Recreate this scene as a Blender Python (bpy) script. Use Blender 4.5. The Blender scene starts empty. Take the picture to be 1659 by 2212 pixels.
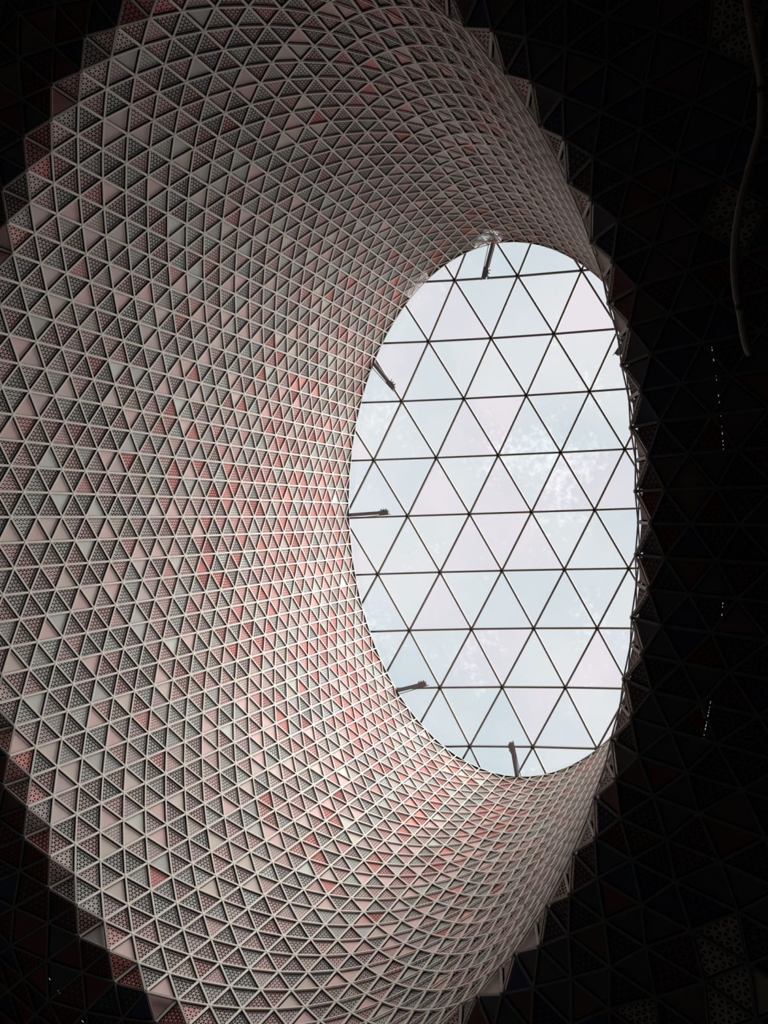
import bpy, math, random
import numpy as np

# ---------------------------------------------------------------- camera, sky, sun, exposure
S = 12.0                                   # metres per design unit
EYE = 1.6                                  # eye height above the floor
C = bpy.context.scene.collection
scene = bpy.context.scene

ELEV, YAW, ROLL = 1.03120, 0.027438, -0.0061205
ce, se = math.cos(ELEV), math.sin(ELEV)
cyw, syw = math.cos(YAW), math.sin(YAW)


def unyaw(v):
    return np.array([v[0] * cyw + v[1] * syw, -v[0] * syw + v[1] * cyw, v[2]])


F_ = unyaw((ce, 0, se)); U_ = unyaw((-se, 0, ce)); V_ = unyaw((0, 1, 0))
cr_, sr_ = math.cos(ROLL), math.sin(ROLL)
RIGHT = cr_ * U_ - sr_ * V_
UP = sr_ * U_ + cr_ * V_
cam_data = bpy.data.cameras.new('camera')
cam_data.sensor_fit = 'VERTICAL'
cam_data.sensor_height = 36.0
cam_data.lens = 36.0 * 1600.0 / 2212.0
cam_data.clip_start = 0.05
cam = bpy.data.objects.new('camera', cam_data)
C.objects.link(cam)
import mathutils
cam.matrix_world = mathutils.Matrix(((RIGHT[0], UP[0], -F_[0], 0), (RIGHT[1], UP[1], -F_[1], 0),
                                     (RIGHT[2], UP[2], -F_[2], EYE), (0, 0, 0, 1)))
scene.camera = cam

scene.view_settings.view_transform = 'Standard'
scene.view_settings.look = 'None'
scene.view_settings.gamma = 1.0
scene.view_settings.use_curve_mapping = False
scene.view_settings.exposure = 0.0
scene.cycles.max_bounces = 8
scene.cycles.diffuse_bounces = 6
scene.cycles.glossy_bounces = 2
scene.cycles.transmission_bounces = 4
scene.cycles.transparent_max_bounces = 12
scene.cycles.use_denoising = True
scene.cycles.sample_clamp_indirect = 6.0

SKY = 0.93
SUN = 12.0
world = bpy.data.worlds.new('overcast_sky')
scene.world = world
world.use_nodes = True
nt = world.node_tree
nt.nodes.clear()
tc = nt.nodes.new('ShaderNodeTexCoord')
n1 = nt.nodes.new('ShaderNodeTexNoise'); n1.inputs['Scale'].default_value = 3.2; n1.inputs['Detail'].default_value = 5
n1.inputs['Roughness'].default_value = 0.55
rmp = nt.nodes.new('ShaderNodeValToRGB')
rmp.color_ramp.elements[0].position = 0.36; rmp.color_ramp.elements[0].color = (0.765, 0.835, 0.875, 1)
rmp.color_ramp.elements[1].position = 0.62; rmp.color_ramp.elements[1].color = (0.93, 0.92, 0.945, 1)
bg = nt.nodes.new('ShaderNodeBackground'); bg.inputs['Strength'].default_value = SKY
out = nt.nodes.new('ShaderNodeOutputWorld')
nt.links.new(tc.outputs['Generated'], n1.inputs['Vector'])
nt.links.new(n1.outputs['Fac'], rmp.inputs['Fac'])
nt.links.new(rmp.outputs['Color'], bg.inputs['Color'])
nt.links.new(bg.outputs['Background'], out.inputs['Surface'])

sun_d = bpy.data.lights.new('sun_through_cloud', 'SUN')
sun_d.energy = SUN
sun_d.angle = math.radians(85)
sun_d.color = (1.0, 0.95, 0.88)
sun = bpy.data.objects.new('sun_through_cloud', sun_d)
C.objects.link(sun)
sun_dir = mathutils.Vector((-0.59, 0.60, 1.0)).normalized()      # towards the sun
sun.rotation_euler = sun_dir.to_track_quat('Z', 'Y').to_euler()

# ---------------------------------------------------------------- the shape of the light well
N = 100
cv = np.polynomial.chebyshev.chebval
CX = [0.43364, 0.038573, -0.0023817]; CY = [-0.024572, 0.0026691]
RR = [0.44841, 0.0008158, -0.002906, 0.00018761, -0.00024221]
QQ = [0.63693, 0.0087682]
HH = [0.81419, 0.35623, -0.0027748, -0.0010955, 0.00067316]
TX = [-0.1104, 0.052585]; TY = [0.077923, 0.019199]
DD = [0.051799, -0.10076, -0.021966, 0.0011242, 9.6187e-05, 0.010316, 0.0016646, 0.010957]
TH0 = 0.0081924
FLARE = np.array([[0, 0, 0, 0], [0.01062, 0.0005, 0.00779, -0.00189], [0.02045, -0.0013, 0.01964, -0.00043],
                  [0.03538, -0.00163, 0.02648, 0.00737], [0.05147, -0.00109, 0.03301, 0.01329],
                  [0.06548, -8e-05, 0.02967, 0.01531], [0.0836, -0.00266, 0.02727, 0.01794],
                  [0.1007, -0.00648, 0.02427, 0.02099]])
JMIN, JTOP = -16, 48                       # half levels: the ceiling edge and the rim of the skylight


FV = FLARE[:, 2].copy()
FLARE[:, 2] *= .6
FLARE[:, 0] += .2 * FV / .6; FLARE[:, 1] += .2 * FV / .6    # far side lies further out, near side as it was
FLARE[1] = (0.0105, -0.0012, 0.0088, -0.001)                            # the last teeth still hang almost upright


def tube(i, t):
    i = np.asarray(i, float); t = np.asarray(t, float)
    s = (t - 12) / 12.0
    r = cv(s, RR); a = TH0 + (i - 19) * 2 * np.pi / N
    b = (a + DD[0] * np.sin(a) + DD[1] * np.sin(2 * a) + DD[2] * (np.cos(a) - 1) + DD[3] * s * np.sin(a)
         + DD[4] * np.sin(3 * a) + DD[5] * np.sin(4 * a) + DD[6] * s * np.sin(2 * a) + DD[7] * s)
    q = cv(s, QQ); ca, sa = np.cos(b), np.sin(b)
    p = np.stack([cv(s, CX) + q * r * ca, cv(s, CY) - r * sa, cv(s, HH) + r * (cv(s, TX) * ca + cv(s, TY) * sa)], -1)
    return p * S + np.array([0, 0, EYE])


MID = tube(np.arange(N), np.zeros(N)).mean(0)


def outward(i, t=0.0):
    i = np.asarray(i, float)
    T = tube(i + 0.01, t + 0 * i) - tube(i - 0.01, t + 0 * i)
    n = np.stack([-T[..., 1], T[..., 0], 0 * i], -1)
    n /= np.linalg.norm(n, axis=-1)[..., None]
    sg = np.sign(((tube(i, t + 0 * i) - MID) * n)[..., :2].sum(-1))
    return n * sg[..., None]


def surf(i, t):
    """a point of the cladding: t >= 0 in the light well, t < 0 on the ceiling that flares from it"""
    i = np.asarray(i, float); t = np.asarray(t, float) + 0 * i
    p = tube(i, np.maximum(t, 0))
    x = np.maximum(-t, 0)
    xs = np.arange(8) * 0.5
    a = TH0 + (i - 19) * 2 * np.pi / N
    f = [np.interp(x, xs, FLARE[:, k]) for k in range(4)]
    f[0] = f[0] + 0.0345 * np.maximum(x - 3.5, 0)
    n = outward(i)
    d = (f[0] + f[1] * np.cos(a)) * S
    v = (f[2] + f[3] * np.cos(a)) * S
    return p + n * d[..., None] - np.stack([0 * v, 0 * v, v], -1)


EDGE = 0.0300 * S


# ---------------------------------------------------------------- materials
def mat(name, col, rough=0.55, spec=0.3, metal=0.0, vary=0.0, scale=1.3, bump=0.0):
    m = bpy.data.materials.new(name)
    m.use_nodes = True
    t = m.node_tree
    b = t.nodes['Principled BSDF']
    b.inputs['Base Color'].default_value = (*col, 1)
    b.inputs['Roughness'].default_value = rough
    b.inputs['Specular IOR Level'].default_value = spec
    b.inputs['Metallic'].default_value = metal
    if vary:
        tcn = t.nodes.new('ShaderNodeTexCoord')
        nz = t.nodes.new('ShaderNodeTexNoise'); nz.inputs['Scale'].default_value = scale; nz.inputs['Detail'].default_value = 5
        mx = t.nodes.new('ShaderNodeMix'); mx.data_type = 'RGBA'
        mx.inputs['A'].default_value = (*[c * (1 - vary) for c in col], 1)
        mx.inputs['B'].default_value = (*[min(1, c * (1 + vary)) for c in col], 1)
        t.links.new(tcn.outputs['Object'], nz.inputs['Vector'])
        t.links.new(nz.outputs['Fac'], mx.inputs['Factor'])
        t.links.new(mx.outputs['Result'], b.inputs['Base Color'])
    return m


WALL = [mat('panel_grey_green', (0.475, 0.475, 0.465), vary=.18, scale=2.0), mat('panel_grey', (0.47, 0.44, 0.43), vary=.18, scale=2.0),
        mat('panel_mauve', (0.56, 0.45, 0.455), vary=.18, scale=2.0), mat('panel_beige', (0.60, 0.51, 0.465), vary=.18, scale=2.0),
        mat('panel_pink', (0.64, 0.45, 0.44), vary=.18, scale=2.0), mat('panel_rose', (0.67, 0.37, 0.36), vary=.10),
        mat('panel_red', (0.68, 0.27, 0.25), vary=.10), mat('panel_mint', (0.56, 0.59, 0.555), vary=.10)]
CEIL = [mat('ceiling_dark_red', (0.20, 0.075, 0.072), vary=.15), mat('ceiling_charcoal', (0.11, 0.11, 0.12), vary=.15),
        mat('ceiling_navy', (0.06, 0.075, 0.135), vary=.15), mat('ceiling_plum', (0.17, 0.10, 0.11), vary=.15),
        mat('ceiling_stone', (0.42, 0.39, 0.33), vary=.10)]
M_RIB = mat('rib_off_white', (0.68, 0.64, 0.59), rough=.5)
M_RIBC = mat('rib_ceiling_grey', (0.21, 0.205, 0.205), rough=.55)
M_NODE = mat('node_off_white', (0.70, 0.68, 0.64), rough=.5)
M_BACK = mat('backing_black', (0.022, 0.02, 0.026), rough=.9, spec=.05)
M_BAR = mat('mullion_bronze', (0.23, 0.21, 0.205), rough=.5, spec=.3)
M_HUB = mat('hub_dark', (0.05, 0.048, 0.046), rough=.5)
M_STRUT = mat('strut_dark_metal', (0.16, 0.155, 0.155), rough=.45)
M_FLOOR = mat('floor_dark_stone', (0.13, 0.128, 0.128), rough=.7, vary=.2, scale=.8)
M_ROOM = mat('wall_dark_plaster', (0.05, 0.05, 0.052), rough=.9, vary=.15, scale=.5)
M_HOSE = mat('hose_grey', (0.36, 0.335, 0.31), rough=.6, vary=.12, scale=6)
M_BAND = mat('hose_band_dark', (0.08, 0.075, 0.07), rough=.5)


def glass(name, tint):
    m = bpy.data.materials.new(name); m.use_nodes = True
    t = m.node_tree; t.nodes.clear()
    o = t.nodes.new('ShaderNodeOutputMaterial')
    tr = t.nodes.new('ShaderNodeBsdfTransparent'); tr.inputs['Color'].default_value = (*tint, 1)
    gl = t.nodes.new('ShaderNodeBsdfGlossy'); gl.inputs['Roughness'].default_value = .05
    gl.inputs['Color'].default_value = (.8, .8, .8, 1)
    tl = t.nodes.new('ShaderNodeBsdfTranslucent'); tl.inputs['Color'].default_value = (1, .99, .96, 1)
    tcn = t.nodes.new('ShaderNodeTexCoord')
    # dried dirt: fine spots gathered in patches
    a = t.nodes.new('ShaderNodeTexNoise'); a.inputs['Scale'].default_value = 0.55; a.inputs['Detail'].default_value = 3
    b = t.nodes.new('ShaderNodeTexNoise'); b.inputs['Scale'].default_value = 8.0; b.inputs['Detail'].default_value = 7
    b.inputs['Roughness'].default_value = .68
    for q in (a, b):
        t.links.new(tcn.outputs['Object'], q.inputs['Vector'])
    ad = t.nodes.new('ShaderNodeMath'); ad.operation = 'ADD'
    t.links.new(a.outputs['Fac'], ad.inputs[0]); t.links.new(b.outputs['Fac'], ad.inputs[1])
    r = t.nodes.new('ShaderNodeValToRGB')
    r.color_ramp.elements[0].position = .0; r.color_ramp.elements[0].color = (.0, .0, .0, 1)
    r.color_ramp.elements[1].position = 1.0; r.color_ramp.elements[1].color = (.045, .045, .045, 1)
    mr = t.nodes.new('ShaderNodeMapRange'); mr.inputs['From Min'].default_value = 1.10; mr.inputs['From Max'].default_value = 1.36
    t.links.new(ad.outputs[0], mr.inputs['Value']); t.links.new(mr.outputs[0], r.inputs['Fac'])
    m1 = t.nodes.new('ShaderNodeMixShader'); m2 = t.nodes.new('ShaderNodeMixShader')
    m2.inputs[0].default_value = .02
    t.links.new(r.outputs['Color'], m1.inputs[0])
    t.links.new(tr.outputs[0], m1.inputs[1]); t.links.new(tl.outputs[0], m1.inputs[2])
    t.links.new(m1.outputs[0], m2.inputs[1]); t.links.new(gl.outputs[0], m2.inputs[2])
    t.links.new(m2.outputs[0], o.inputs['Surface'])
    return m


GLASS = [glass('glass_clear_blue', (.945, .97, .98)), glass('glass_clear_pink', (.99, .97, .985)), glass('glass_clear', (.97, .985, .985))]


# ---------------------------------------------------------------- mesh helpers
def from_arrays(name, verts, loops, starts, totals, mats, midx=None, parent=None, kind=None):
    me = bpy.data.meshes.new(name)
    me.vertices.add(len(verts)); me.vertices.foreach_set('co', np.ascontiguousarray(verts, np.float32).ravel())
    me.loops.add(len(loops)); me.loops.foreach_set('vertex_index', np.ascontiguousarray(loops, np.int32))
    me.polygons.add(len(starts)); me.polygons.foreach_set('loop_start', np.ascontiguousarray(starts, np.int32))
    try:
        me.polygons.foreach_set('loop_total', np.ascontiguousarray(totals, np.int32))
    except Exception:
        pass
    for m in mats:
        me.materials.append(m)
    if midx is not None:
        me.polygons.foreach_set('material_index', np.ascontiguousarray(midx, np.int32))
    me.update(calc_edges=True)
    me.shade_flat()
    o = bpy.data.objects.new(name, me)
    C.objects.link(o)
    if parent is not None:
        o.parent = parent
    if kind:
        o['kind'] = kind
    return o


def from_faces(name, verts, faces, mats, midx=None, parent=None, kind=None):
    loops = [k for f in faces for k in f]
    tot = np.array([len(f) for f in faces]); st = np.r_[0, np.cumsum(tot)[:-1]]
    return from_arrays(name, np.asarray(verts, float), loops, st, tot, mats, midx, parent, kind)


def tag(o, label=None, cat=None, group=None, kind=None):
    for k, v in (('label', label), ('category', cat), ('group', group), ('kind', kind)):
        if v:
            o[k] = v
    return o


def empty(name, loc=(0, 0, 0)):
    o = bpy.data.objects.new(name, None)
    o.empty_display_size = .3
    C.objects.link(o); o.location = loc
    return o


BOX = [(0, 3, 2, 1), (4, 5, 6, 7), (0, 1, 5, 4), (1, 2, 6, 5), (2, 3, 7, 6), (3, 0, 4, 7)]


def bar_verts(P, Q, nrm, half, front, back):
    """eight corners of a bar from P to Q; nrm points to the side the bar is seen from (arrays)"""
    t = Q - P; t /= np.linalg.norm(t, axis=-1)[..., None]
    b = np.cross(t, nrm); b /= np.linalg.norm(b, axis=-1)[..., None]
    n = np.cross(b, t)
    half = np.asarray(half)[..., None] if np.ndim(half) else half
    r = []
    for z in (back, front):
        for e, sd in ((P, -1), (P, 1), (Q, 1), (Q, -1)):
            r.append(e + b * half * sd + n * z)
    return np.stack(r, -2)


def project(p):
    d = np.asarray(p) - np.array([0, 0, EYE])
    z = d @ F_
    return np.stack([829.5 + 1600 * (d @ RIGHT) / z, 1106 - 1600 * (d @ UP) / z, z], -1)


# ---------------------------------------------------------------- the lattice of nodes
node_id, node_ij = {}, []


def nid(i, j):
    k = (i % N, j)
    if k not in node_id:
        node_id[k] = len(node_ij); node_ij.append(k)
    return node_id[k]


tris, ribs = [], []                        # (apex last; first two on one upright line), (a, b, is_upright)
for i in range(N):
    k = (i + 1) % N
    js = list(range(JMIN, JTOP + 1))
    for j in range(JMIN, JTOP - 1):
        own, oth = (i, k) if (i + j) % 2 == 0 else (k, i)
        tris.append((nid(own, j), nid(own, j + 2), nid(oth, j + 1), j))
    odd, ev = (i, k) if i % 2 else (k, i)
    tris.append((nid(odd, JTOP - 1), nid(odd, JTOP), nid(ev, JTOP), JTOP - 1))
    for j in range(JMIN, JTOP + 1):
        if (i + j) % 2 == 0:
            if j + 2 <= JTOP:
                ribs.append((nid(i, j), nid(i, j + 2), 1, j))
            if j + 1 <= JTOP:
                ribs.append((nid(i, j), nid(k, j + 1), 0, j))
            if j - 1 >= JMIN:
                ribs.append((nid(i, j), nid(k, j - 1), 0, j - 1))
    ribs.append((nid(odd, JTOP), nid(ev, JTOP), 0, JTOP - 1))
    if i % 2:
        ribs.append((nid(i, JTOP - 1), nid(i, JTOP), 1, JTOP - 1))
node_ij = np.array(node_ij)
XYZ = surf(node_ij[:, 0], node_ij[:, 1] / 2.0)
T = np.array(tris); R = np.array(ribs)
A, B, Cc = XYZ[T[:, 0]], XYZ[T[:, 1]], XYZ[T[:, 2]]
TN = np.cross(B - A, Cc - A); TN /= np.linalg.norm(TN, axis=1)[:, None]
axis_pt = np.array([MID[0], MID[1], 0]) + np.array([0, 0, 1.0])
cen = (A + B + Cc) / 3
to_axis = np.stack([MID[0] - cen[:, 0], MID[1] - cen[:, 1], np.where(T[:, 3] < -1, -6.0, 0)], -1)
TN *= np.sign((TN * to_axis).sum(1))[:, None]
NN = np.zeros_like(XYZ)
for k in range(3):
    np.add.at(NN, T[:, k], TN)
NN /= np.linalg.norm(NN, axis=1)[:, None]
t_wall = T[:, :3]
jmin = np.minimum(np.minimum(node_ij[T[:, 0], 1], node_ij[T[:, 1], 1]), node_ij[T[:, 2], 1])
IS_WALL = jmin >= -1
r_jmin = np.minimum(node_ij[R[:, 0], 1], node_ij[R[:, 1], 1])
R_WALL = r_jmin >= -1


# ---------------------------------------------------------------- panel templates (barycentric)
def template(n, sx, sy):
    """a sheet cut with n rows of triangular holes; n = 0 is a plain sheet. Corners A, B on the upright rib."""
    h = math.sqrt(3) / 2
    P, Fc = [], []

    def bary(x, y):
        c = y / h; b = x - c / 2
        return (1 - b - c, b, c)
    if n == 0:
        P = [(1, 0, 0), (0, 1, 0), (0, 0, 1)]; Fc = [(0, 1, 2)]
    else:
        cells = []
        for r in range(n):
            for q in range(n - r):
                o = (q + r * .5, r * h)
                cells.append([o, (o[0] + 1, o[1]), (o[0] + .5, o[1] + h)])
                if q < n - r - 1:
                    cells.append([(o[0] + 1, o[1]), (o[0] + 1.5, o[1] + h), (o[0] + .5, o[1] + h)])
        for c in cells:
            gx = sum(p[0] for p in c) / 3; gy = sum(p[1] for p in c) / 3
            k = len(P)
            P += [bary(p[0] / n, p[1] / n) for p in c]
            P += [bary((gx + (p[0] - gx) * sx) / n, (gy + (p[1] - gy) * sy) / n) for p in c]
            for e in range(3):
                f = (e + 1) % 3
                Fc.append((k + e, k + f, k + 3 + f, k + 3 + e))
    return np.array(P, float), Fc


TPL = {'solid': template(0, 0, 0), 'large': template(6, .71, .69), 'middle': template(6, .74, .46),
       'fine': template(7, .74, .33), 'sparse': template(5, .50, .50), 'small': template(6, .56, .56)}
RECESS, MARGIN, SKIRT = 0.085 * EDGE, 0.046 * EDGE, 0.04 * EDGE
# inset corners of every panel
la = np.linalg.norm(B - Cc, axis=1); lb = np.linalg.norm(A - Cc, axis=1); lc = np.linalg.norm(A - B, axis=1)
per = la + lb + lc
inc = (A * la[:, None] + B * lb[:, None] + Cc * lc[:, None]) / per[:, None]
area2 = np.linalg.norm(np.cross(B - A, Cc - A), axis=1)
inr = area2 / per
sc = np.clip(1 - MARGIN / inr, .3, 1)[:, None]
PA, PB, PC = [inc + (q - inc) * sc - TN * RECESS for q in (A, B, Cc)]

rng = random.Random(11)
ci = (node_ij[T[:, 0], 0] + 0.0); tt = T[:, 3] / 2.0


def bump_at(i, t, i0, t0, di, dt):
    d = (i - i0 + N / 2) % N - N / 2
    return math.exp(-(d / di) ** 2 - ((t - t0) / dt) ** 2)


# plain sheets noted one by one: column, half level, side of the rib, colour
PLAIN = {}
for q_ in ('0,30,1,0 0,32,0,0 1,1,0,0 1,15,1,4 1,21,1,4 2,8,1,0 2,14,0,0 2,28,0,3 3,3,0,2 3,3,1,2 3,5,0,2 3,9,0,3 3,11,0,0 3,13,0,0 3,17,1,2 3,21,0,0 3,23,1,3 '
           '3,27,1,0 3,29,0,4 4,8,1,4 4,12,0,3 4,16,1,3 4,20,0,0 5,5,1,4 5,11,1,7 5,19,0,0 5,31,0,3 5,33,1,3 6,12,0,0 6,20,1,4 6,24,0,4 6,32,0,2 7,1,1,2 7,3,0,4 '
           '7,5,1,2 7,7,0,3 7,15,0,0 7,15,1,0 7,19,0,4 7,33,0,4 8,8,1,2 8,14,0,4 8,20,1,4 8,22,0,4 8,28,1,3 8,30,0,4 8,34,0,2 9,3,1,2 9,9,1,4 9,11,0,4 9,13,1,3 '
           '9,17,0,4 9,21,0,0 9,23,0,4 9,25,0,4 9,31,0,3 10,4,1,3 10,6,0,4 10,12,1,2 10,20,0,3 10,28,1,7 10,34,1,6 11,3,1,0 11,13,0,2 11,17,1,4 11,19,0,4 '
           '11,23,1,4 11,33,0,6 12,2,1,4 12,10,1,7 12,12,1,0 12,16,0,4 12,24,1,3 12,34,0,5 13,3,0,2 13,15,0,4 13,17,1,7 13,19,0,3 13,29,0,5 14,4,1,2 14,6,0,3 '
           '14,10,0,3 14,12,1,4 14,18,1,4 15,3,0,4 16,2,0,4 16,10,1,4 16,12,0,0 17,5,0,7 17,11,0,2 17,19,0,4 18,6,0,3 18,6,1,7 19,5,1,3 19,9,0,7 19,15,0,3 '
           '19,17,0,4 20,2,0,3 20,4,0,4 20,6,0,3 20,8,1,7 20,10,0,4 20,20,0,4 21,13,0,4 21,13,1,2 21,15,0,4 21,17,1,0 22,6,0,3 22,8,1,3 22,10,0,4 22,10,1,4 '
           '23,5,1,0 23,7,0,4 23,13,0,2 24,4,0,4 24,12,0,0 24,12,1,0 25,1,0,3 25,7,1,4 25,15,1,7 25,17,1,4 26,2,1,7 27,7,0,0 27,9,1,3 27,13,0,4 27,13,1,3 28,0,0,4 '
           '28,2,1,3 28,6,0,4 29,3,1,3 29,5,1,0 29,7,0,4 29,21,1,4 30,2,0,2 30,16,0,4 30,18,1,7 31,1,0,3 31,7,0,3 31,15,0,4 31,21,1,4 31,23,0,4 31,23,1,4 32,4,0,4 '
           '32,6,1,7 32,8,1,4 32,10,1,3 32,20,1,4 32,28,1,4 33,3,0,3 33,5,0,3 33,7,1,4 33,17,1,3 33,19,0,2 33,21,1,3 33,23,1,3 34,2,1,3 34,6,1,0 34,14,0,4 '
           '34,26,1,3 34,30,1,4 35,11,0,3 35,15,1,0 35,29,1,7 35,43,1,4 36,8,1,3 36,12,1,3 36,16,0,4 36,16,1,4 36,20,1,2 36,22,1,4 36,24,1,4 36,28,0,4 36,46,1,4 '
           '37,11,1,3 38,16,1,7 38,24,0,7 38,26,0,4 39,17,1,3 39,23,0,3 39,33,1,6 39,43,1,4 39,45,0,6 40,14,1,4 40,26,1,2 40,44,1,7 40,46,1,4 41,19,0,4 41,25,0,2 '
           '41,31,1,4 41,33,1,7 41,45,1,4 42,16,0,4 42,20,0,4 42,22,0,2 42,26,0,4 42,32,0,4 43,7,1,4 43,11,0,4 43,13,0,0 43,19,1,4 43,21,1,4 43,23,0,4 44,8,0,4 '
           '44,20,0,0 44,22,1,4 44,26,0,4 44,26,1,4 45,23,0,4 45,35,1,7 47,11,0,2 90,20,0,3 90,22,1,3 91,19,1,3 91,21,0,4 92,20,1,3 92,26,1,4 92,32,1,7 93,23,0,4 '
           '93,25,1,0 93,29,0,0 93,35,0,4 94,26,0,0 94,28,0,4 94,32,1,4 95,7,1,4 95,29,1,0 95,33,1,0 95,35,1,4 96,8,0,0 96,8,1,3 97,13,1,3 97,33,0,4 98,2,0,0 '
           '98,8,1,2 98,14,1,4 98,16,0,3 99,5,1,0 99,9,0,4 99,15,1,3 99,15,0,3 99,33,1,4 ').split():
    a_, b_, c_, d_ = map(int, q_.split(','))
    PLAIN[(a_, b_, c_)] = d_
CEIL_PLAIN = {(81, -9): (4, 'sparse'), (77, -7): (4, 'sparse'), (58, -8): (4, 'sparse'), (57, -9): (4, 'sparse'),
              (66, -4): (2, 'solid'), (73, -3): (2, 'solid'), (74, -4): (2, 'solid')}

kinds, pmat = [], []
for k in range(len(T)):
    i, t = ci[k], tt[k]
    u, v = rng.random(), rng.random()
    if IS_WALL[k]:
        red = min(1, .85 * bump_at(i, t, 18, 15, 7, 6) + .75 * bump_at(i, t, 29, 20, 10, 6) + .55 * bump_at(i, t, 42, 15, 9, 6)
                  + .35 * bump_at(i, t, 90, 5, 5, 4) + .35 * bump_at(i, t, 5, 21, 10, 4))
        w = np.array([.16, .16, .21, .15, .24, .025, .004, .06])
        w = w * (1 - .75 * red) + red * np.array([.02, .02, .02, .03, .18, .38, .36, .02])
        if t < 0.3:
            w = np.array([.12, .16, .14, .10, .18, .2, .1, 0]) if abs((i - 19 + 50) % 100 - 50) < 26 else np.array([.05, .08, .17, .35, .3, .05, 0, 0])
        pmat.append(int(np.searchsorted(np.cumsum(w / w.sum()), u)))
        if t < 0.3:
            w = (.25, .30, .0, .0, .45, .0)
        elif t < 6:
            w = (.17, .42, .33, .08, 0, 0)
        elif t < 12:
            w = (.17, .22, .41, .20, 0, 0)
        else:
            w = (.16, .16, .36, .32, 0, 0)
        d = (i - 85 + 50) % 100 - 50
        if abs(d) < 14 and t > 3:
            w = (.16, .42, .30, .12, 0, 0)
        if pmat[-1] in (0, 7) and v < .12:
            v = .01
    else:
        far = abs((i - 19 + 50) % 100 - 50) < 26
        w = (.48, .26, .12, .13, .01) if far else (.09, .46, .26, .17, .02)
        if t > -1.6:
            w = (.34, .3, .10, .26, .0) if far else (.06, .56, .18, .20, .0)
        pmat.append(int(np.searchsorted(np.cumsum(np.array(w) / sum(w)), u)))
        w = (.50, .0, .0, .0, .28, .22)
    kd = ('solid', 'large', 'middle', 'fine', 'sparse', 'small')[min(5, int(np.searchsorted(np.cumsum(w), v * sum(w) * .9999)))]
    own = tuple(int(q) for q in node_ij[T[k, 0]])
    key = (own[0], int(T[k, 3]), 1 if (node_ij[T[k, 2], 0] - own[0]) % N == 1 else 0)
    if IS_WALL[k]:
        if key in PLAIN:
            kd = 'solid'; pmat[-1] = PLAIN[key]
        elif kd == 'solid' and t >= 0.3 and (i + 6) % 100 < 48 and (t < 15 or u < .8):
            kd = 'large' if t < 6 else 'middle'
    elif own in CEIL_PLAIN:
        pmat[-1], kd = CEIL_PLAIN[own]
    kinds.append(kd)
kinds = np.array(kinds); pmat = np.array(pmat)


def panel_arrays(idx, kind):
    P, Fc = TPL[kind]
    n = len(P)
    W = np.stack([PA[idx], PB[idx], PC[idx]], 1)                # m,3,3
    v = np.einsum('pb,mbx->mpx', P, W)
    sk = W - (TN[idx] * SKIRT)[:, None, :]
    v = np.concatenate([v, W, sk], 1)
    F2 = list(Fc) + [(n, n + 1, n + 4, n + 3), (n + 1, n + 2, n + 5, n + 4), (n + 2, n, n + 3, n + 5)]
    return v, F2


def panel_object(idx, name, mats, parent):
    v, F2 = panel_arrays(np.array([idx]), kinds[idx])
    return from_faces(name, v[0], F2, [mats[pmat[idx]]], None, parent)


def panel_mass(ids, name, mats, parent):
    V, L, TT, MI, off = [], [], [], [], 0
    for kd in TPL:
        sel = ids[kinds[ids] == kd]
        if not len(sel):
            continue
        v, F2 = panel_arrays(sel, kd)
        m, n = v.shape[:2]
        fl = np.array([q for f in F2 for q in f]); ft = np.array([len(f) for f in F2])
        L.append((fl[None, :] + (np.arange(m) * n)[:, None] + off).ravel())
        TT.append(np.tile(ft, m)); MI.append(np.repeat(pmat[sel], len(F2)))
        V.append(v.reshape(-1, 3)); off += m * n
    tot = np.concatenate(TT)
    return from_arrays(name, np.concatenate(V), np.concatenate(L), np.r_[0, np.cumsum(tot)[:-1]], tot, mats,
                       np.concatenate(MI), parent, 'stuff')


def mass_boxes(name, v, m, parent, kind='stuff'):
    k = len(v)
    f = np.array(BOX)
    L = (f.ravel()[None, :] + (np.arange(k) * 8)[:, None]).ravel()
    tot = np.full(6 * k, 4)
    return from_arrays(name, v.reshape(-1, 3), L, np.arange(6 * k) * 4, tot, [m], None, parent, kind)


def seen_size(pts, nrm):
    """area in the photograph of pieces given by corner arrays (m, n, 3)"""
    q = project(pts)
    x, y = q[..., 0], q[..., 1]
    a = np.abs((x * np.roll(y, -1, 1) - y * np.roll(x, -1, 1)).sum(1)) / 2
    c = pts.mean(1)
    facing = ((np.array([0, 0, EYE]) - c) * nrm).sum(1) > 0
    xm, ym = x.mean(1), y.mean(1)
    inside = (xm > 2) & (xm < 1657) & (ym > 2) & (ym < 2210) & (q[..., 2].min(1) > .1)
    return np.where(facing & inside, a, 0)


psize = seen_size(np.stack([PA, PB, PC], 1), TN)
# ribs and node caps
RP, RQ = XYZ[R[:, 0]], XYZ[R[:, 1]]
rn = NN[R[:, 0]] + NN[R[:, 1]]; rn /= np.linalg.norm(rn, axis=1)[:, None]
half = np.where(R[:, 2] == 1, .037, .029) * EDGE
rt = (RQ - RP) / np.linalg.norm(RQ - RP, axis=1)[:, None]
RV = bar_verts(RP + rt * EDGE * .03, RQ - rt * EDGE * .03, rn, half, 0.0, -.030 * EDGE)
rsize = seen_size(RV[:, 4:8], rn)


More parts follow.
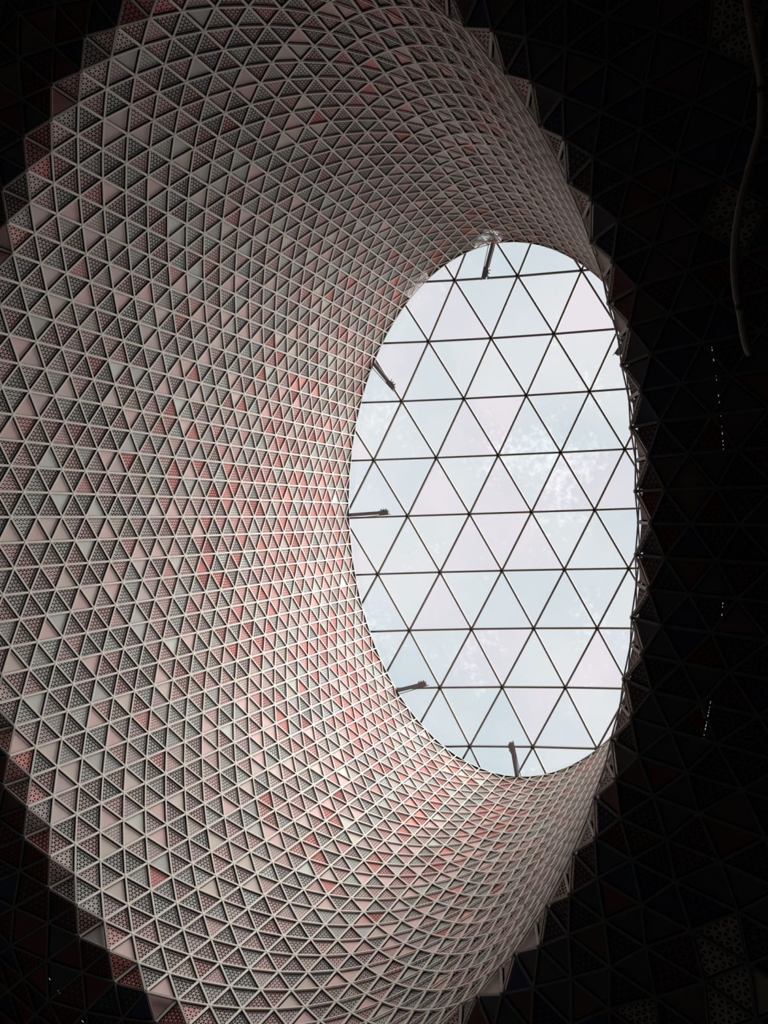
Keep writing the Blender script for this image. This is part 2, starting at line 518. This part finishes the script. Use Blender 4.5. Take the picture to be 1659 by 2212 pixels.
def build_cladding(parent, mats, ribmat, sel_t, sel_r, node_sel, capmat):
    ids = np.where(sel_t)[0]
    order = ids[np.argsort(-psize[ids])]
    big = [k for k in order[:300] if psize[k] > 0]
    for k in big:
        panel_object(k, 'panel', mats, parent)
    rest = np.array([k for k in ids if k not in set(big)])
    panel_mass(rest, 'panel_field', mats, parent)
    rid = np.where(sel_r)[0]
    order = rid[np.argsort(-rsize[rid])]
    bigr = [k for k in order[:300] if rsize[k] > 0]
    for k in bigr:
        from_faces('rib', RV[k], BOX, [ribmat], None, parent)
    sb = set(bigr)
    mass_boxes('rib_lattice', RV[[k for k in rid if k not in sb]], ribmat, parent)
    # hexagonal caps where the ribs meet
    nd = np.where(node_sel)[0]
    V, Fc = [], []
    for q in nd:
        n = NN[q]; p = XYZ[q]
        up = np.array([0, 0, 1.0]) if abs(n[2]) < .7 else np.array([1.0, 0, 0])
        a = up - n * (up @ n); a /= np.linalg.norm(a); b = np.cross(n, a)
        k = len(V)
        for z in (-.02 * EDGE, .010 * EDGE):
            for e in range(6):
                an = e * math.pi / 3
                V.append(p + (a * math.cos(an) + b * math.sin(an)) * EDGE * .052 + n * z)
        Fc.append(tuple(range(k + 6, k + 12)))
        for e in range(6):
            f = (e + 1) % 6
            Fc.append((k + e, k + f, k + 6 + f, k + 6 + e))
    from_faces('node_caps', V, Fc, [capmat], None, parent, 'stuff')


nj = node_ij[:, 1]; npar = (node_ij.sum(1) % 2 == 0)
well = tag(empty('wall_lightwell', (MID[0], MID[1], 0)), 'oval light well clad in perforated pink and grey triangular panels', None, None, 'structure')
ceil = tag(empty('ceiling', (0, 0, 0)), 'dark ceiling of red, navy and charcoal triangular panels around the light well', None, None, 'structure')


def re_origin(o):
    """keep children where they were built although the parent stands elsewhere"""
    for c in o.children:
        c.matrix_parent_inverse = mathutils.Matrix.Translation(-o.location)


build_cladding(well, WALL, M_RIB, IS_WALL, R_WALL, (nj >= 0) & (npar | (nj == JTOP)), M_NODE)
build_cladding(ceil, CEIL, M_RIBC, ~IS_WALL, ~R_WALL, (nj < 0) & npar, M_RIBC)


# ---------------------------------------------------------------- the black sheets behind the panels
def sheet(name, ii, tts, lift, parent, hole=lambda i, k: False, m=M_BACK):
    V, Fc = [], []
    for i in ii:
        for k, t in enumerate(tts(i)):
            base = surf(np.array([float(i)]), np.array([float(t)]))[0]
            o = outward(np.array([float(i)]))[0]
            V.append(base + lift(t, o))
    n = len(tts(ii[0]))
    for c in range(len(ii) - 1):
        for k in range(n - 1):
            if not hole(ii[c], k):
                a = c * n + k
                Fc.append((a, a + 1, a + n + 1, a + n))
    return from_faces(name, V, Fc, [m], None, parent)


GAP = 0.26
rg = random.Random(4)
top_end = {}
for i in range(N):
    d = (i + 50) % 100 - 50
    top_end[i] = {-5: 23.6, 1: 24.2}.get(d, 24.6)
cols = list(range(0, N + 1))
TUBE_T = np.r_[-.5, 0, 2:24:2]
sheet('backing_sheet', cols, lambda i: list(TUBE_T) + [top_end[i % N]],
      lambda t, o: o * GAP + np.array([0, 0, 0.0 if t > 0 else .16]), well)
# closing strip between sheet and rim where the sheet is complete
V, Fc = [], []
for i in range(N + 1):
    p = surf(np.array([float(i)]), np.array([24.0]))[0]; o = outward(np.array([float(i)]))[0]
    V += [p - np.array([0, 0, .03]), p + o * GAP * 1.2 + np.array([0, 0, .14])]
    if i < N and top_end[i % N] == 24.6 and top_end[(i + 1) % N] == 24.6:
        Fc.append((2 * i, 2 * i + 2, 2 * i + 3, 2 * i + 1))
from_faces('closing_strip', V, Fc, [M_BACK], None, well)
# unseen black fins, added to block stray light in the cavity behind the panels
V, Fc = [], []
for f, t in enumerate((0.35, 6.0, 12.0, 18.0)):
    for i in range(N + 1):
        p = surf(np.array([float(i)]), np.array([t]))[0]; o = outward(np.array([float(i)]))[0]
        V += [p + o * .055, p + o * (GAP + .05)]
        if i < N:
            k = 2 * (f * (N + 1) + i)
            Fc.append((k, k + 2, k + 3, k + 1))
from_faces('added_light_baffles', V, Fc, [M_BACK], None, well, 'stuff')
# over the ceiling: sheets with a narrow open joint on the near side and a few pinholes
CE_T = [-.5, -1.0, -1.5, -1.93, -1.943, -2.5, -3.5, -5, -8]
rg2 = random.Random(9)
open_cols = set(list(range(61, 77)) + [31, 33, 35, 36, 37])
sheet('backing_sheet', cols, lambda i: CE_T, lambda t, o: np.array([0, 0, .16]) + o * GAP * max(0, min(1, 1 + (t + .5) * .5)), ceil,
      hole=lambda i, k: k == 3 and i in open_cols and rg2.random() < .28)

# ---------------------------------------------------------------- rest of the room (out of frame)
X0, X1, Y0, Y1 = -9.0, 17.0, -14.0, 14.0
V, Fc = [], []
for i in range(N + 1):
    p = surf(np.array([float(i)]), np.array([-8.0]))[0]
    d = np.array([p[0] - MID[0], p[1] - MID[1]])
    fx = ((X1 if d[0] > 0 else X0) - MID[0]) / d[0] if abs(d[0]) > 1e-6 else 1e9
    fy = ((Y1 if d[1] > 0 else Y0) - MID[1]) / d[1] if abs(d[1]) > 1e-6 else 1e9
    k = min(fx, fy)
    e = np.array([MID[0] + d[0] * k, MID[1] + d[1] * k, 7.0])
    V += [p + np.array([0, 0, .1]), e + np.array([0, 0, .1]), p + np.array([0, 0, .25]), e + np.array([0, 0, .25])]
    if i < N:
        a = 4 * i
        Fc += [(a, a + 1, a + 5, a + 4), (a + 2, a + 6, a + 7, a + 3)]
# corner fillers so that the slab meets the four walls
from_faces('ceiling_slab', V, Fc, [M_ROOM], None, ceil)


def boxm(name, lo, hi, m):
    v = [(x, y, z) for z in (lo[2], hi[2]) for x, y in ((lo[0], lo[1]), (hi[0], lo[1]), (hi[0], hi[1]), (lo[0], hi[1]))]
    o = from_faces(name, v, BOX, [m])
    return tag(o, None, None, None, 'structure')


boxm('floor', (X0 - .3, Y0 - .3, -.3), (X1 + .3, Y1 + .3, 0), M_FLOOR)
boxm('wall_near', (X0 - .3, Y0 - .3, 0), (X0, Y1 + .3, 7.6), M_ROOM)
boxm('wall_far', (X1, Y0 - .3, 0), (X1 + .3, Y1 + .3, 7.6), M_ROOM)
boxm('wall_left', (X0, Y0 - .3, 0), (X1, Y0, 7.6), M_ROOM)
boxm('wall_right', (X0, Y1, 0), (X1, Y1 + .3, 7.6), M_ROOM)

# ---------------------------------------------------------------- skylight: a shallow dome of triangular panes
RC = np.array([0.462720523804262, -0.016406532031758972, 1.1673315979858279])
RN = np.array([0.08877518486111588, 0.09628534233322994, 0.9913869574513514])
RA, RB = 0.29638, 0.45380
E1 = np.array([1.0, 0, 0]); E1 = E1 - RN * (E1 @ RN); E1 /= np.linalg.norm(E1)
E2 = np.cross(RN, E1)


def rim_pt(x, y, lift=0.0):
    return (RC + E1 * x + E2 * y + RN * lift) * S + np.array([0, 0, EYE])


def gnode(u, v):
    f = np.array([1, u, v, u * u, u * v, v * v])
    x = f @ np.array([0.19537, -0.11822, 0.0019, 0.00226, 0.00062, 0.00028])
    y = f @ np.array([-0.01094, 0.00544, 0.10521, 0.00025, -0.00265, -0.00046])
    return x, y, rim_pt(x, y, .022 + .03 * (1 - (x / RA) ** 2 - (y / RB) ** 2))


win = tag(empty('window_1', tuple(rim_pt(0, 0, .02))), 'oval skylight of triangular glass panes at the top of the light well', None, None, 'structure')
gn = {}
for b in range(-7, 8):
    for a in range(-4, 8):
        u = a + (0.0 if b % 2 == 0 else -.5)
        gn[(a, b)] = gnode(u, float(b))
inside = lambda x, y, k: (x / RA) ** 2 + (y / RB) ** 2 < k
rp = random.Random(3)
edges = set()
for (a, b), (x, y, p) in gn.items():
    s = 0 if b % 2 == 0 else -1
    for tri in (((a, b), (a + 1, b), (a + 1 + s, b + 1)), ((a, b), (a + 1 + s, b + 1), (a + s, b + 1))):
        if any(q not in gn for q in tri):
            continue
        pts3 = [gn[q] for q in tri]
        cxm = sum(q[0] for q in pts3) / 3; cym = sum(q[1] for q in pts3) / 3
        if not (any(inside(q[0], q[1], 1.12) for q in pts3) or inside(cxm, cym, 1.25)):
            continue
        P3 = np.array([q[2] for q in pts3])
        g = P3.mean(0); P3 = g + (P3 - g) * .997
        v = np.concatenate([P3, P3 + RN * .016])
        from_faces('pane', v, [(0, 1, 2), (3, 5, 4), (0, 3, 4, 1), (1, 4, 5, 2), (2, 5, 3, 0)], [rp.choice(GLASS)], None, win)
        for e in range(3):
            edges.add(tuple(sorted((tri[e], tri[(e + 1) % 3]))))
used = set()
for ea, eb in sorted(edges):
    P, Q = gn[ea][2], gn[eb][2]
    used |= {ea, eb}
    t = (Q - P) / np.linalg.norm(Q - P)
    v = bar_verts(P + t * .035, Q - t * .035, -RN, .019, .024, -.02)
    v2 = bar_verts(P + t * .05, Q - t * .05, -RN, .006, .030, .022)
    o = from_faces('mullion', np.concatenate([v, v2]), BOX + [tuple(k + 8 for k in f) for f in BOX], [M_BAR, M_BAR], None, win)
for q in sorted(used):
    p = gn[q][2]
    V, Fc = [], []
    rings = ((.0, .042), (.055, .042), (.062, .034), (.062, .018), (.046, .016))
    for z, r in rings:
        for e in range(10):
            an = e * math.pi / 5
            V.append(p - RN * z + (E1 * math.cos(an) + E2 * math.sin(an)) * r)
    for k in range(len(rings) - 1):
        for e in range(10):
            f = (e + 1) % 10
            Fc.append((k * 10 + e, k * 10 + f, k * 10 + 10 + f, k * 10 + 10 + e))
    Fc.append(tuple(range(40, 50)))
    from_faces('hub', V, Fc, [M_HUB], None, win)

# light comes in through the skylight only: tell the renderer where to look for it
pd = bpy.data.lights.new('skylight_portal', 'AREA')
pd.shape = 'ELLIPSE'; pd.size = 2 * RA * S * 1.04; pd.size_y = 2 * RB * S * 1.04
pd.cycles.is_portal = True
po = bpy.data.objects.new('skylight_portal', pd); C.objects.link(po)
pm = mathutils.Matrix(((E1[0], E2[0], RN[0], 0), (E1[1], E2[1], RN[1], 0), (E1[2], E2[2], RN[2], 0), (0, 0, 0, 1)))
po.matrix_world = mathutils.Matrix.Translation(rim_pt(0, 0, .004)) @ pm

# ---------------------------------------------------------------- struts that reach in from the rim
STRUTS = [((0.2991, -0.0081), (0.2173, -0.0009), 'dark metal strut lying level at the middle of the left skylight rim'),
          ((0.2398, 0.2651), (0.2016, 0.2201), 'dark metal strut slanting down to a hub from the upper left of the skylight rim'),
          ((0.0182, 0.4427), (0.0335, 0.3908), 'dark metal strut hanging from the top end of the skylight'),
          ((0.2085, -0.3310), (0.1482, -0.3093), 'dark metal strut rising slightly from the lower left of the skylight rim'),
          ((-0.0201, -0.4563), (-0.0097, -0.3945), 'dark metal strut standing up from the bottom end of the oval skylight'),
          ((-0.2190, 0.3080), (-0.1785, 0.2530), 'dark metal strut whose tip barely shows past the dark ceiling edge')]


def boxes(name, lst, m, parent):
    V = np.concatenate(lst); Fc = []
    for k in range(len(lst)):
        Fc += [tuple(q + 8 * k for q in f) for f in BOX]
    return from_faces(name, V, Fc, [m], None, parent)


for (a, b, lab) in STRUTS:
    P, Q = rim_pt(*a, .001), rim_pt(*b, .001)
    t = (Q - P) / np.linalg.norm(Q - P)
    P = P - t * .12
    side = np.cross(t, RN)
    st = tag(empty('rim_strut', tuple(P)), lab, 'strut', 'struts around the skylight rim')
    st0 = len(st.children)
    web = bar_verts(P, Q, -RN, .018, .030, -.030)
    fl1 = bar_verts(P, Q - t * .03, -RN, .034, .038, .027)
    fl2 = bar_verts(P, Q - t * .03, -RN, .034, -.027, -.038)
    boxes('beam', [web, fl1, fl2], M_STRUT, st)
    boxes('end_bracket', [bar_verts(Q - t * .20, Q + t * .02, -RN, .046, .046, -.022),
                          bar_verts(Q - t * .15 + side * .045, Q - t * .02 + side * .045, -RN, .016, .035, -.008)], M_STRUT, st)
    for k in range(3):
        c = Q - t * (.16 - .06 * k) + side * .058
        boxes('bolt', [bar_verts(c, c + side * .025, -RN, .009, .012, -.010)], M_HUB, st)
    rod = bar_verts(P + side * -.09, Q + t * .06 + side * -.045, -RN, .006, .024, .012)
    boxes('tie_rod', [rod], M_HUB, st)

# ---------------------------------------------------------------- the hose under the ceiling
HOSE = np.array([[0.0516, 0.3099, 0.485], [0.0497, 0.2962, 0.47], [0.0459, 0.274, 0.47], [0.0416, 0.2518, 0.47], [0.04, 0.2397, 0.47],
                 [0.0398, 0.22, 0.47], [0.0435, 0.2025, 0.47], [0.0479, 0.1823, 0.47], [0.0506, 0.1616, 0.47], [0.0509, 0.1431, 0.47],
                 [0.0494, 0.1269, 0.47], [0.0472, 0.1174, 0.47], [0.0454, 0.1066, 0.47], [0.0431, 0.0958, 0.47], [0.0425, 0.0935, 0.482]])
HOSE = HOSE * S + np.array([0, 0, EYE])


def tube_mesh(pts, rad, n=10, dens=5):
    # Catmull-Rom through the points
    q = []
    for k in range(len(pts) - 1):
        p0, p1, p2, p3 = pts[max(k - 1, 0)], pts[k], pts[k + 1], pts[min(k + 2, len(pts) - 1)]
        for s in range(dens):
            x = s / dens
            q.append(.5 * ((2 * p1) + (p2 - p0) * x + (2 * p0 - 5 * p1 + 4 * p2 - p3) * x * x + (3 * p1 - p0 - 3 * p2 + p3) * x ** 3))
    q.append(pts[-1]); q = np.array(q)
    V, Fc = [], []
    for k in range(len(q)):
        t = q[min(k + 1, len(q) - 1)] - q[max(k - 1, 0)]; t /= np.linalg.norm(t)
        a = np.cross(t, (0.3, 0.1, 1.0)); a /= np.linalg.norm(a); b = np.cross(t, a)
        for e in range(n):
            an = 2 * math.pi * e / n
            V.append(q[k] + (a * math.cos(an) + b * math.sin(an)) * rad)
        if k:
            for e in range(n):
                f = (e + 1) % n
                Fc.append(((k - 1) * n + e, (k - 1) * n + f, k * n + f, k * n + e))
    Fc += [tuple(range(n)), tuple(range((len(q) - 1) * n, len(q) * n))]
    return V, Fc


hose = tag(empty('hanging_hose', tuple(HOSE[0])), 'grey flexible hose snaking under the dark ceiling beside the light well', 'hose')
V, Fc = tube_mesh(HOSE, .026); from_faces('hose', V, Fc, [M_HOSE], None, hose)
for k in (4, 11):
    d = (HOSE[k + 1] - HOSE[k - 1]); d /= np.linalg.norm(d)
    V, Fc = tube_mesh(np.array([HOSE[k] - d * .02, HOSE[k], HOSE[k] + d * .02]), .031, dens=2)
    from_faces('band', V, Fc, [M_BAND], None, hose)

for o in [well, ceil, win, hose] + [q for q in C.objects if q.name.startswith('rim_strut')]:
    re_origin(o)
